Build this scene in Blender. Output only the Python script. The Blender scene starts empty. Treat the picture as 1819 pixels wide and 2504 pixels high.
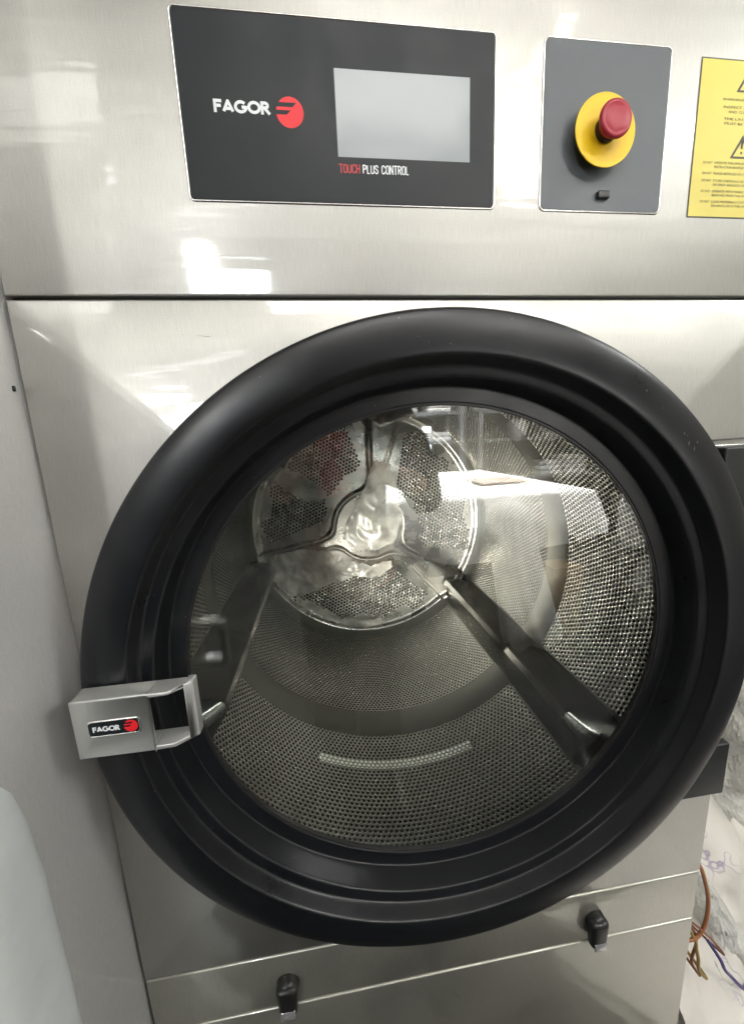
import bpy, bmesh, math, random
from mathutils import Vector, Matrix, noise
random.seed(7)
PI = math.pi
sc = bpy.context.scene
col = sc.collection

# ------------------------------------------------------------------ camera
cd = bpy.data.cameras.new('camera')
cam = bpy.data.objects.new('camera', cd); col.objects.link(cam)
R = Matrix(((0.990685, 0.066475, -0.118848), (-0.129055, 0.179801, -0.975201), (-0.043458, 0.981454, 0.186705)))
cam.matrix_world = Matrix.Translation((0.264753, -0.399167, -0.135199)) @ R.to_4x4()
cd.sensor_fit = 'HORIZONTAL'; cd.sensor_width = 36.0; cd.lens = 934.86 / 1819 * 36
cd.clip_start = 0.005; cd.clip_end = 60
sc.camera = cam

# ------------------------------------------------------------------ world, exposure, lamps
w = bpy.data.worlds.new('World'); sc.world = w; w.use_nodes = True
w.node_tree.nodes['Background'].inputs[0].default_value = (0.9, 0.95, 1.0, 1)
w.node_tree.nodes['Background'].inputs[1].default_value = 0.3
sc.view_settings.view_transform = 'Standard'; sc.view_settings.look = 'None'
sc.view_settings.exposure = -0.05; sc.view_settings.gamma = 1.0
sc.view_settings.use_curve_mapping = False
sc.cycles.use_denoising = True
sc.cycles.max_bounces = 10; sc.cycles.transparent_max_bounces = 12
sc.cycles.sample_clamp_indirect = 60.0
sc.cycles.caustics_refractive = False

def area(name, loc, size, power, color=(1, 1, 1), rot=(0, 0, 0), size_y=None, spread=180):
    l = bpy.data.lights.new(name, 'AREA'); l.energy = power; l.color = color
    l.shape = 'RECTANGLE'; l.size = size; l.size_y = size_y or size
    l.spread = math.radians(spread)
    o = bpy.data.objects.new(name, l); o.location = loc; o.rotation_euler = rot; col.objects.link(o)
    return o
area('ceiling_fill', (0.6, -1.9, 1.58), 1.2, 27, (1.0, 0.98, 0.94), size_y=0.6)  # unseen ceiling fills, added to light the room
area('ceiling_fill', (1.4, -2.6, 1.56), 1.2, 95, (1.0, 0.99, 0.97), size_y=0.6, spread=85)  # added over the table to brighten its mirrored cloth; narrow spread spares the steel
area('ceiling_fill', (-1.2, -4.2, 1.58), 1.5, 3.5, (0.95, 0.98, 1.0), rot=(0, 0, math.radians(24)), size_y=0.14)
area('ceiling_fill', (-1.7, -2.6, 1.58), 1.4, 3, (0.97, 0.98, 1.0), rot=(0, 0, math.radians(70)), size_y=0.10)
area('ceiling_fill', (3.0, -1.3, 1.56), 1.0, 56, (0.98, 1.0, 0.97), rot=(0, math.radians(25), 0))  # added at the right to brighten the neighbour's side
area('shelf_fill', (2.0, -2.95, 1.50), 1.5, 30, (0.96, 0.98, 1.0), rot=(math.radians(-38), 0, 0), size_y=.12, spread=110)  # unseen fill added to brighten the mirrored shelving
area('table_fill', (1.65, -.95, 1.45), 0.5, 29, (1.0, 0.99, 0.97), rot=(math.radians(-32), 0, 0), spread=80)  # fill added for the table's front and hanging cloth
area('drum_fill', (.1915, .050, -.655), .06, 1.5, (1.0, 0.94, 0.84), rot=(math.radians(103), 0, math.radians(-36)), spread=58)  # fill added inside the drum to brighten the back plate
area('window_daylight', (-1.8, -6.35, 0.72), 1.5, 30, (0.9, 0.96, 1.0), rot=(math.radians(90), 0, 0), size_y=0.5)

# ------------------------------------------------------------------ material helpers
def mat(name, color=(0.8, 0.8, 0.8), rough=0.5, metal=0.0, coat=0.0, coat_rough=0.1, aniso=0.0, spec=0.5):
    m = bpy.data.materials.new(name); m.use_nodes = True
    b = m.node_tree.nodes['Principled BSDF']
    b.inputs['Base Color'].default_value = (*color, 1)
    b.inputs['Roughness'].default_value = rough; b.inputs['Metallic'].default_value = metal
    b.inputs['Coat Weight'].default_value = coat; b.inputs['Coat Roughness'].default_value = coat_rough
    b.inputs['Anisotropic'].default_value = aniso
    b.inputs['Specular IOR Level'].default_value = spec
    return m
def N(m, t, **kw):
    n = m.node_tree.nodes.new(t)
    for k, v in kw.items(): setattr(n, k, v)
    return n
def L(m, a, b): m.node_tree.links.new(a, b)
def B(m): return m.node_tree.nodes['Principled BSDF']
def mapped(m, scale=(1, 1, 1), kind='Object'):
    tc = N(m, 'ShaderNodeTexCoord'); mp = N(m, 'ShaderNodeMapping'); mp.inputs['Scale'].default_value = scale
    L(m, tc.outputs[kind], mp.inputs['Vector']); return mp.outputs['Vector']
def noise_tex(m, vec, scale, detail=2, rough=0.5):
    n = N(m, 'ShaderNodeTexNoise'); n.inputs['Scale'].default_value = scale
    n.inputs['Detail'].default_value = detail; n.inputs['Roughness'].default_value = rough
    L(m, vec, n.inputs['Vector']); return n.outputs['Fac']
def bump(m, h, strength, dist, normal=None):
    b = N(m, 'ShaderNodeBump'); b.inputs['Strength'].default_value = strength; b.inputs['Distance'].default_value = dist
    L(m, h, b.inputs['Height'])
    if normal: L(m, normal, b.inputs['Normal'])
    return b.outputs['Normal']
def ramp(m, fac, lo, hi, a, b):
    r = N(m, 'ShaderNodeMapRange'); L(m, fac, r.inputs[0])
    for i, v in zip((1, 2, 3, 4), (lo, hi, a, b)): r.inputs[i].default_value = v
    return r.outputs[0]
def mixcol(m, fac, c1, c2):
    x = N(m, 'ShaderNodeMix', data_type='RGBA'); L(m, fac, x.inputs[0])
    for s, c in ((6, c1), (7, c2)):
        if isinstance(c, tuple): x.inputs[s].default_value = (*c, 1)
        else: L(m, c, x.inputs[s])
    return x.outputs[2]
def math_n(m, op, a, b=None, c=None):
    x = N(m, 'ShaderNodeMath', operation=op)
    for i, v in enumerate((a, b, c)):
        if v is None: continue
        if isinstance(v, (int, float)): x.inputs[i].default_value = v
        else: L(m, v, x.inputs[i])
    return x.outputs[0]

def steel(name, base=(0.475, 0.468, 0.437), rough=0.46):
    m = mat(name, base, rough, 1.0, coat=0.8, coat_rough=0.07); B(m).inputs['Coat IOR'].default_value = 1.9
    v = mapped(m)
    big = noise_tex(m, mapped(m, (1.2, 1, 5.5)), 2.2, 2)
    strk = noise_tex(m, mapped(m, (2.0, 1, 26)), 2.0, 2)
    n1 = bump(m, strk, 0.12, 0.0025, bump(m, big, 0.30, 0.006))
    fine = noise_tex(m, v, 900, 2, 0.6)
    grain = noise_tex(m, mapped(m, (2600, 2600, 160)), 1.0, 2)
    n2 = bump(m, grain, 0.10, 0.0004, n1)
    L(m, n2, B(m).inputs['Normal'])
    n3 = bump(m, noise_tex(m, v, 420, 2, 0.6), 0.05, 0.0002, bump(m, strk, 0.32, 0.0016, bump(m, big, 0.05, 0.006)))
    L(m, n3, B(m).inputs['Coat Normal'])
    smudge = noise_tex(m, v, 7, 3, 0.6)
    L(m, ramp(m, smudge, 0.3, 0.7, rough - 0.05, rough + 0.07), B(m).inputs['Roughness'])
    L(m, mixcol(m, ramp(m, math_n(m, 'ADD', math_n(m, 'MULTIPLY', fine, .5), math_n(m, 'MULTIPLY', noise_tex(m, mapped(m, (1500, 1500, 60)), 1.0, 2), .5)), 0.35, 0.65, 0, 1), tuple(c * 0.90 for c in base), tuple(min(1, c * 1.07) for c in base)), B(m).inputs['Base Color'])
    return m
M = {}
M['steel'] = steel('brushed_stainless')
M['steel_low'] = steel('brushed_stainless_base', (0.54, 0.535, 0.47), 0.52)
M['steel_side'] = steel('neighbour_stainless', (0.63, 0.63, 0.62), 0.5); B(M['steel_side']).inputs['Metallic'].default_value = 0.2
M['edge'] = mat('steel_edge', (0.75, 0.74, 0.70), 0.25, 1.0)
M['gap'] = mat('dark_gap', (0.012, 0.012, 0.010), 0.6)
def plastic(name, c, rough, spec=0.5, bs=0.12, dust=0.0):
    m = mat(name, c, rough, spec=spec); v = mapped(m)
    L(m, bump(m, noise_tex(m, v, 1400, 2, 0.6), bs, 0.0003), B(m).inputs['Normal'])
    s = noise_tex(m, v, 14, 4, 0.6)
    L(m, ramp(m, s, 0.3, 0.7, rough - 0.05, rough + 0.08), B(m).inputs['Roughness'])
    base = mixcol(m, s, tuple(x * 0.85 for x in c), tuple(x * 1.15 for x in c))
    vo = N(m, 'ShaderNodeTexVoronoi'); vo.inputs['Scale'].default_value = 170; L(m, v, vo.inputs['Vector'])
    hit = math_n(m, 'MULTIPLY', ramp(m, vo.outputs['Distance'], .05, .12, 1, 0), math_n(m, 'GREATER_THAN', noise_tex(m, v, 60, 1), .66))
    L(m, mixcol(m, math_n(m, 'MULTIPLY', hit, dust), base, (.30, .30, .29)), B(m).inputs['Base Color'])
    return m
M['ring'] = plastic('black_door_plastic', (0.006, 0.0068, 0.0085), 0.32, 0.5, 0.05, 0.5)
M['hinge'] = plastic('black_hinge_plastic', (0.014, 0.016, 0.017), 0.42)
M['panel'] = plastic('control_panel_film', (0.007, 0.0105, 0.0135), 0.38, 0.30, 0.05)
M['panel_grey'] = plastic('grey_stop_panel', (0.10, 0.115, 0.125), 0.42, 0.5, 0.05)
M['screen'] = mat('touch_screen_glass', (0.165, 0.195, 0.21), 0.4, 0.0, coat=0.9, coat_rough=0.2)
v = mapped(M['screen'], (1, 1, 1)); L(M['screen'], bump(M['screen'], noise_tex(M['screen'], v, 14, 1), 0.12, 0.01), B(M['screen']).inputs['Coat Normal'])
M['white'] = mat('white_print', (0.80, 0.83, 0.85), 0.5)
M['red'] = mat('red_print', (0.80, 0.012, 0.02), 0.45)
M['dullred'] = mat('dull_red_print', (0.55, 0.045, 0.05), 0.5)
M['yellow'] = mat('yellow_plastic', (0.92, 0.60, 0.008), 0.45)
M['cap'] = mat('red_cap_plastic', (0.40, 0.02, 0.04), 0.42)
M['blackp'] = mat('black_plastic', (0.012, 0.012, 0.012), 0.35)
M['label_yellow'] = mat('yellow_label', (0.78, 0.66, 0.12), 0.45)
M['label_ink'] = mat('label_ink', (0.10, 0.095, 0.07), 0.6)
M['handle'] = plastic('silver_handle', (0.56, 0.565, 0.55), 0.36, 0.5, 0.1); B(M['handle']).inputs['Metallic'].default_value = 0.55
M['chrome'] = mat('polished_steel', (0.62, 0.61, 0.58), 0.22, 1.0)
M['chrome_lat'] = mat('grey_latch_face', (0.5, 0.5, 0.5), 0.2, 0.6)
M['pale'] = plastic('painted_light', (0.86, 0.90, 0.90), 0.35, 0.5, 0.05)  # pale colour standing in for light on the neighbour's side

# glass: mirror-like reflection over a clear pane
g = bpy.data.materials.new('door_glass'); g.use_nodes = True; nt = g.node_tree; nt.nodes.clear()
out = nt.nodes.new('ShaderNodeOutputMaterial'); mx = nt.nodes.new('ShaderNodeMixShader')
tr = nt.nodes.new('ShaderNodeBsdfTransparent'); gl = nt.nodes.new('ShaderNodeBsdfGlossy'); fr = nt.nodes.new('ShaderNodeLayerWeight'); fp = nt.nodes.new('ShaderNodeMath'); fp.operation = 'POWER'; fp.inputs[1].default_value = 5
fa = nt.nodes.new('ShaderNodeMath'); fa.operation = 'MULTIPLY_ADD'; fa.inputs[1].default_value = 0.91; fa.inputs[2].default_value = 0.085
nt.links.new(fr.outputs['Facing'], fp.inputs[0]); nt.links.new(fp.outputs[0], fa.inputs[0])
gl.inputs['Roughness'].default_value = 0.0; gl.inputs['Color'].default_value = (1, 1, 1, 1)
tr.inputs['Color'].default_value = (0.95, 0.97, 0.96, 1)
nt.links.new(fa.outputs[0], mx.inputs[0]); nt.links.new(tr.outputs[0], mx.inputs[1]); nt.links.new(gl.outputs[0], mx.inputs[2]); nt.links.new(mx.outputs[0], out.inputs[0])
M['glass'] = g

# perforated drum sheet: UV in metres (arc length, depth)
def perforated(name, pitch=0.0086, hole=0.0028):
    m = mat(name, (0.60, 0.58, 0.54), 0.30, 1.0)
    uv = N(m, 'ShaderNodeUVMap'); uv.uv_map = 'UVMap'
    sep = N(m, 'ShaderNodeSeparateXYZ'); L(m, uv.outputs[0], sep.inputs[0])
    s = N(m, 'ShaderNodeVectorMath', operation='SCALE'); L(m, uv.outputs[0], s.inputs[0]); s.inputs['Scale'].default_value = 1 / pitch
    h = 3 ** 0.5 / 2; ds = []
    for off in ((0, 0, 0), (0.5, h, 0)):
        a = N(m, 'ShaderNodeVectorMath', operation='ADD'); L(m, s.outputs[0], a.inputs[0]); a.inputs[1].default_value = off
        wr = N(m, 'ShaderNodeVectorMath', operation='WRAP'); L(m, a.outputs[0], wr.inputs[0])
        wr.inputs[1].default_value = (0.5, h, 1); wr.inputs[2].default_value = (-0.5, -h, -1)
        ln = N(m, 'ShaderNodeVectorMath', operation='LENGTH'); L(m, wr.outputs[0], ln.inputs[0]); ds.append(ln.outputs['Value'])
    d = math_n(m, 'MINIMUM', *ds)
    # zones: two perforated bands, plain seam ring between; plain strips beside the lifters
    y = sep.outputs[1]; u = sep.outputs[0]
    def band(v, lo, hi):
        return math_n(m, 'MULTIPLY', math_n(m, 'GREATER_THAN', v, lo), math_n(m, 'LESS_THAN', v, hi))
    z = math_n(m, 'ADD', band(y, 0.068, 0.298), band(y, 0.372, 0.700))
    third = 2 * PI * 0.36 / 3
    um = math_n(m, 'WRAP', math_n(m, 'SUBTRACT', u, math.radians(-40) * 0.36), third, 0.0)
    z = math_n(m, 'MULTIPLY', z, band(um, 0.055, third - 0.055))
    r = hole / pitch
    holem = math_n(m, 'MULTIPLY', ramp(m, d, r - 0.04, r + 0.04, 1, 0), z)
    lint = math_n(m, 'MULTIPLY', band(y, 0.228, 0.246), band(um, 2 * third - 1.28 + 0.0, third)) if False else None  # unused mask for a strip of pale openings
    # metal raised between the holes
    hgt = math_n(m, 'MULTIPLY', ramp(m, d, r * 0.8, 0.57, 0, 1), z)
    v3 = N(m, 'ShaderNodeTexCoord')
    n0 = bump(m, noise_tex(m, v3.outputs['Object'], 9, 2), 0.5, 0.01)
    L(m, bump(m, hgt, 0.7, 0.0008, n0), B(m).inputs['Normal'])
    # openings show pale in one strip, elsewhere the dark casing
    deg = lambda a: math.radians(a) * 0.36
    strip = math_n(m, 'MULTIPLY', band(y, 0.216, 0.236), band(u, deg(-118), deg(-70)))
    holecol = mixcol(m, strip, (0.010, 0.010, 0.008), (0.88, 0.88, 0.82))
    metalcol = mixcol(m, z, (0.19, 0.19, 0.175), (0.50, 0.50, 0.475))  # plain metal coloured darker to stand in for its dark reflection
    L(m, mixcol(m, holem, metalcol, holecol), B(m).inputs['Base Color'])
    L(m, math_n(m, 'SUBTRACT', 1.0, holem), B(m).inputs['Metallic'])
    L(m, math_n(m, 'MAXIMUM', ramp(m, holem, 0, 1, 0.26, 0.7), ramp(m, z, 0, 1, 0.48, 0.26)), B(m).inputs['Roughness'])
    L(m, ramp(m, holem, 0, 1, 0.5, 0.1), B(m).inputs['Specular IOR Level'])
    return m
M['drum'] = perforated('perforated_drum_steel')
M['drumsteel'] = mat('drum_steel', (0.60, 0.58, 0.54), 0.26, 1.0)
v = mapped(M['drumsteel'])
L(M['drumsteel'], bump(M['drumsteel'], noise_tex(M['drumsteel'], v, 7, 2), 0.35, 0.006), B(M['drumsteel']).inputs['Normal'])
L(M['drumsteel'], ramp(M['drumsteel'], noise_tex(M['drumsteel'], v, 20, 3), 0.3, 0.7, 0.2, 0.36), B(M['drumsteel']).inputs['Roughness'])
M['hole'] = mat('hole_dark', (0.008, 0.007, 0.006), 0.8)
M['lifter'] = mat('lifter_steel', (0.36, 0.355, 0.34), 0.20, 1.0)
L(M['lifter'], bump(M['lifter'], noise_tex(M['lifter'], mapped(M['lifter']), 300, 3), .3, .0006), B(M['lifter']).inputs['Normal'])
M['bead'] = mat('rolled_edge_steel', (0.85, 0.84, 0.80), 0.42, 1.0)
M['rim'] = mat('hole_rim', (0.68, 0.66, 0.62), 0.25, 1.0)

# ------------------------------------------------------------------ object helpers
def link(name, me, m, parent=None, mats=None):
    o = bpy.data.objects.new(name, me); col.objects.link(o)
    for x in (mats or [m]): me.materials.append(x)
    if parent: o.parent = parent
    return o
def tag(o, label=None, cat=None, group=None, kind=None):
    if label: o['label'] = label
    if cat: o['category'] = cat
    if group: o['group'] = group
    if kind: o['kind'] = kind
    return o
def empty(name, label, cat, group=None, loc=(0, 0, 0)):
    o = bpy.data.objects.new(name, None); col.objects.link(o); o.location = loc
    return tag(o, label, cat, group)
def mesh(name, vs, fs, m, parent=None, smooth=False, mats=None, fm=None):
    me = bpy.data.meshes.new(name); me.from_pydata([tuple(v) for v in vs], [], fs); me.update()
    if smooth: me.polygons.foreach_set('use_smooth', [True] * len(me.polygons))
    o = link(name, me, m, parent, mats)
    if fm: me.polygons.foreach_set('material_index', fm)
    return o
def finish(bm, name, m, parent=None, smooth=None, mats=None):
    me = bpy.data.meshes.new(name); bmesh.ops.recalc_face_normals(bm, faces=bm.faces); bm.to_mesh(me); bm.free()
    if smooth is not None:
        me.polygons.foreach_set('use_smooth', [True] * len(me.polygons))
        if smooth < 179: me.set_sharp_from_angle(angle=math.radians(smooth))
    return link(name, me, m, parent, mats)
def bbox(bm, a, b, bev=0.0, seg=3):
    r = bmesh.ops.create_cube(bm, size=1)
    for v in r['verts']:
        v.co = Vector([(a[i] + b[i]) / 2 + v.co[i] * (b[i] - a[i]) for i in range(3)])
    if bev:
        es = list({e for v in r['verts'] for e in v.link_edges})
        bmesh.ops.bevel(bm, geom=es, offset=bev, segments=seg, profile=0.5, affect='EDGES')
def box(name, a, b, m, parent=None, bev=0.0, seg=3):
    bm = bmesh.new(); bbox(bm, a, b, bev, seg)
    return finish(bm, name, m, parent, smooth=40 if bev else None)
def revolve(name, prof, c, m, parent=None, n=256, sharp=180, closed=False, mats=None):
    """profile of (radius, y) about a y axis through c=(x,z)"""
    vs, fs = [], []; k = len(prof)
    for i in range(n):
        t = 2 * PI * i / n
        for r, y in prof: vs.append((c[0] + r * math.cos(t), y, c[1] + r * math.sin(t)))
    for i in range(n):
        j = (i + 1) % n
        for q in range(k if closed else k - 1):
            q2 = (q + 1) % k
            fs.append((i * k + q, i * k + q2, j * k + q2, j * k + q))
    o = mesh(name, vs, fs, m, parent, smooth=True, mats=mats)
    bm = bmesh.new(); bm.from_mesh(o.data); bmesh.ops.remove_doubles(bm, verts=bm.verts, dist=1e-6); bmesh.ops.recalc_face_normals(bm, faces=bm.faces); bm.to_mesh(o.data); bm.free()
    if sharp < 180: o.data.set_sharp_from_angle(angle=math.radians(sharp))
    return o
def tube(name, pts, r, m, parent=None, n=10, sub=6):
    P = [Vector(p) for p in pts]; Q = []
    for i in range(len(P) - 1):
        a, b, c, d = P[max(i - 1, 0)], P[i], P[i + 1], P[min(i + 2, len(P) - 1)]
        for s in range(sub):
            t = s / sub
            Q.append(0.5 * ((2 * b) + (c - a) * t + (2 * a - 5 * b + 4 * c - d) * t * t + (3 * b - a - 3 * c + d) * t ** 3))
    Q.append(P[-1]); vs, fs = [], []
    for i, p in enumerate(Q):
        d = (Q[min(i + 1, len(Q) - 1)] - Q[max(i - 1, 0)]).normalized()
        u = d.orthogonal().normalized() if i == 0 else (pu - d * pu.dot(d)).normalized()
        pu = u; v = d.cross(u)
        for k in range(n): vs.append(p + (u * math.cos(2 * PI * k / n) + v * math.sin(2 * PI * k / n)) * r)
    for i in range(len(Q) - 1):
        for k in range(n): fs.append((i * n + k, i * n + (k + 1) % n, (i + 1) * n + (k + 1) % n, (i + 1) * n + k))
    fs.append(tuple(range(n))[::-1]); fs.append(tuple((len(Q) - 1) * n + k for k in range(n)))
    return mesh(name, vs, fs, m, parent, smooth=True)
def rrect(x0, x1, z0, z1, r, n=6):
    p = []
    for cx, cz, a in ((x1 - r, z1 - r, 0), (x0 + r, z1 - r, 90), (x0 + r, z0 + r, 180), (x1 - r, z0 + r, 270)):
        for i in range(n + 1):
            t = math.radians(a + 90 * i / n); p.append((cx + r * math.cos(t), cz + r * math.sin(t)))
    return p
def loops(name, ls, m, parent=None, cap_first=False, cap_last=False, smooth=30):
    """bridge equal-length closed loops of 3D points"""
    vs, fs = [], []; n = len(ls[0])
    for l in ls: vs += l
    for i in range(len(ls) - 1):
        for k in range(n): fs.append((i * n + k, i * n + (k + 1) % n, (i + 1) * n + (k + 1) % n, (i + 1) * n + k))
    if cap_first: fs.append(tuple(range(n)))
    if cap_last: fs.append(tuple(range((len(ls) - 1) * n, len(ls) * n)))
    o = mesh(name, vs, fs, m, parent, smooth=True)
    bm = bmesh.new(); bm.from_mesh(o.data); bmesh.ops.recalc_face_normals(bm, faces=bm.faces); bm.to_mesh(o.data); bm.free()
    o.data.set_sharp_from_angle(angle=math.radians(smooth)); return o
def flat(name, pts, y, m, parent=None):
    """outline of (x,z) facing the viewer (-y)"""
    return mesh(name, [(x, y, z) for x, z in pts], [tuple(range(len(pts)))], m, parent)

# stroke lettering ------------------------------------------------
def arc(cx, cz, rx, rz, a0, a1, n=12):
    return [(cx + rx * math.cos(math.radians(a0 + (a1 - a0) * i / n)), cz + rz * math.sin(math.radians(a0 + (a1 - a0) * i / n))) for i in range(n + 1)]
WIDE = {  # geometric heavy capitals, centre lines in a box 0..w x 0..1
 'F': (0.52, [[(.0, 0), (.0, 1)], [(0, 1), (.5, 1)], [(0, .53), (.42, .53)]]),
 'A': (0.86, [[(0, -.02), (.43, 1.02), (.86, -.02)], [(.16, .27), (.70, .27)]]),
 'G': (0.98, [arc(.5, .5, .5, .5, 42, 345, 18) + [(.98, .47), (.58, .47)]]),
 'O': (1.0, [arc(.5, .5, .5, .5, 0, 360, 24)]),
 'R': (0.60, [[(0, 0), (0, 1)], [(0, 1), (.26, 1)] + arc(.28, .75, .25, .25, 90, -90, 8) + [(0, .5)], [(.24, .48), (.60, 0)]]),
}
def cond(kind):
    w = .42
    o = arc(w / 2, 1 - w / 2, w / 2, w / 2, 0, 180, 8) + arc(w / 2, w / 2, w / 2, w / 2, 180, 360, 8)
    return {
     'T': (w, [[(0, 1), (w, 1)], [(w / 2, 0), (w / 2, 1)]]),
     'O': (w, [o + [o[0]]]),
     'U': (w, [[(0, 1)] + arc(w / 2, w / 2, w / 2, w / 2, 180, 360, 8) + [(w, 1)]]),
     'C': (w, [[(w, .72)] + arc(w / 2, 1 - w / 2, w / 2, w / 2, 0, 180, 8) + arc(w / 2, w / 2, w / 2, w / 2, 180, 360, 8) + [(w, .28)]]),
     'H': (w, [[(0, 0), (0, 1)], [(w, 0), (w, 1)], [(0, .52), (w, .52)]]),
     'P': (w, [[(0, 0), (0, 1), (w * .5, 1)] + arc(w * .5, .75, w * .5, .25, 90, -90, 8) + [(0, .5)]]),
     'L': (w * .85, [[(0, 1), (0, 0), (w * .85, 0)]]),
     'S': (w, [[(w, .74)] + arc(w / 2, .78, w / 2, .22, 0, 180, 8) + [(w * .08, .62), (w * .92, .40)] + arc(w / 2, .22, w / 2, .22, 0, -180, 8) + [(0, .26)]]),
     'N': (w, [[(0, 0), (0, 1)], [(0, 1), (w, 0)], [(w, 0), (w, 1)]]),
     'R': (w, [[(0, 0), (0, 1), (w * .5, 1)] + arc(w * .5, .75, w * .5, .25, 90, -90, 8) + [(0, .5)], [(w * .45, .5), (w, 0)]]),
     ' ': (.22, []),
    }[kind]
def strokes(name, text, glyph, x, z, y, h, th, gap, width, m, parent):
    """lettering from x, baseline z, cap height h, stroke th, fitted to total width"""
    adv = 0; items = []
    for ch in text:
        gw, ls = glyph(ch); items.append((adv, ls)); adv += gw + gap
    adv -= gap; ix = th / 2; sx = (width - th) / adv; sz = h - th
    vs, fs = [], []; k = 0
    for a, ls in items:
        for pl in ls:
            pts = [Vector((x + ix + (a + p[0]) * sx, z + th / 2 + p[1] * sz)) for p in pl]
            for i in range(len(pts) - 1):
                d = (pts[i + 1] - pts[i]);
                if d.length < 1e-7: continue
                d.normalize(); nn = Vector((-d.y, d.x)) * th / 2; yy = y - k * 2e-6; k += 1
                e0 = d * (th / 2 if i == 0 and len(pts) == 2 else 0); 
                b = len(vs)
                for q in (pts[i] - nn - e0, pts[i + 1] - nn + e0, pts[i + 1] + nn + e0, pts[i] + nn - e0): vs.append((q.x, yy, q.y))
                fs.append((b, b + 1, b + 2, b + 3))
                if 0 < i:
                    yy = y - k * 2e-6; k += 1; b = len(vs)
                    for t in range(8): vs.append((pts[i].x + th / 2 * math.cos(t * PI / 4), yy, pts[i].y + th / 2 * math.sin(t * PI / 4)))
                    fs.append(tuple(range(b, b + 8)))
    return mesh(name, vs, fs, m, parent)
def textmesh(name, lines, m, parent, y, h):
    """small print with the built-in font; lines = (x, z, text, width or None, align)"""
    vs, fs = [], []
    for x, z, s, wd, al in lines:
        c = bpy.data.curves.new('t', 'FONT'); c.body = s; c.size = h; c.align_x = al; c.resolution_u = 2
        o = bpy.data.objects.new('t', c); col.objects.link(o)
        me = bpy.data.meshes.new_from_object(o.evaluated_get(bpy.context.evaluated_depsgraph_get()))
        xs = [v.co.x for v in me.vertices]; ww = max(xs) - min(xs); k = (wd / ww) if wd else 1
        b = len(vs)
        vs += [(x + v.co.x * k, y, z + v.co.y) for v in me.vertices]
        fs += [tuple(b + i for i in p.vertices) for p in me.polygons]
        bpy.data.objects.remove(o); bpy.data.curves.remove(c); bpy.data.meshes.remove(me)
    return mesh(name, vs, fs, m, parent)

# ================================================================== THE ROOM BEHIND THE CAMERA
wall_m = mat('painted_wall', (0.62, 0.60, 0.55), 0.8); v = mapped(wall_m)
L(wall_m, bump(wall_m, noise_tex(wall_m, v, 60, 3), 0.2, 0.003), B(wall_m).inputs['Normal'])
L(wall_m, mixcol(wall_m, noise_tex(wall_m, v, 1.5, 3), (0.56, 0.54, 0.50), (0.66, 0.64, 0.59)), B(wall_m).inputs['Base Color'])
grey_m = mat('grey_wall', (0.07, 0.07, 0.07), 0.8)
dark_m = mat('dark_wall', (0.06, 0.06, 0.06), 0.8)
floor_m = mat('grey_tile_floor', (0.22, 0.215, 0.20), 0.85, spec=0.15); v = mapped(floor_m)
L(floor_m, mixcol(floor_m, noise_tex(floor_m, v, 3, 4), (0.022, 0.022, 0.021), (0.038, 0.037, 0.035)), B(floor_m).inputs['Base Color'])
ceil_m = mat('white_ceiling', (0.78, 0.77, 0.74), 0.8)
X0, X1, Y0, Y1, Z0, Z1 = -3.0, 4.6, -6.5, 1.3, -1.40, 1.62
def quad(name, p, m): 
    return tag(mesh(name, p, [(0, 1, 2, 3)], m), kind='structure')
quad('floor', [(X0, Y0, Z0), (X1, Y0, Z0), (X1, Y1, Z0), (X0, Y1, Z0)], floor_m)
quad('ceiling', [(X0, Y0, Z1), (X0, Y1, Z1), (X1, Y1, Z1), (X1, Y0, Z1)], ceil_m)
quad('wall_back', [(X0, Y1, Z0), (X1, Y1, Z0), (X1, Y1, Z1), (X0, Y1, Z1)], wall_m)
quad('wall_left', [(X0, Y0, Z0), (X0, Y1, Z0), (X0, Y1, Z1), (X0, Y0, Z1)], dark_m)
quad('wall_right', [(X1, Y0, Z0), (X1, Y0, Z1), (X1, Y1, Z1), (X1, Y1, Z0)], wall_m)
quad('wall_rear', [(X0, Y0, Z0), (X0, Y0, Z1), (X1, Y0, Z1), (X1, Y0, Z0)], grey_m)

def emis(name, c, s):
    m = bpy.data.materials.new(name); m.use_nodes = True; b = m.node_tree.nodes['Principled BSDF']
    b.inputs['Base Color'].default_value = (0.8, 0.8, 0.8, 1); b.inputs['Emission Color'].default_value = (*c, 1); b.inputs['Emission Strength'].default_value = s
    return m
M['tube_lit'] = emis('lit_tube', (1, 0.95, 0.84), 14)
M['bulb_lit'] = emis('lit_bulb', (1, 0.96, 0.9), 40)
M['pane_lit'] = emis('daylit_pane', (0.88, 0.95, 1.0), 9)
M['frame_white'] = mat('white_frame', (0.7, 0.7, 0.68), 0.5)
def window(name, label, x0, x1, z0, z1, y, bars):
    t = empty(name, label, 'window', loc=(0, 0, 0))
    bm = bmesh.new(); f = 0.05
    bbox(bm, (x0 - f, y, z0 - f), (x1 + f, y + .05, z0)); bbox(bm, (x0 - f, y, z1), (x1 + f, y + .05, z1 + f))
    bbox(bm, (x0 - f, y, z0), (x0, y + .05, z1)); bbox(bm, (x1, y, z0), (x1 + f, y + .05, z1))
    for b in bars: bbox(bm, (b - .02, y, z0), (b + .02, y + .045, z1))
    finish(bm, 'window_frame', M['frame_white'], t)
    box('pane', (x0, y + .005, z0), (x1, y + .02, z1), M['pane_lit'], t)
window('window', 'daylit window in the rear wall behind the photographer', -2.6, -1.15, .48, .98, Y0 + .01, (-1.9,))
window('window', 'low bright window seen past the metal shelving', 1.42, 2.25, -.40, .05, Y0 + .01, (1.75,))
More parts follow.
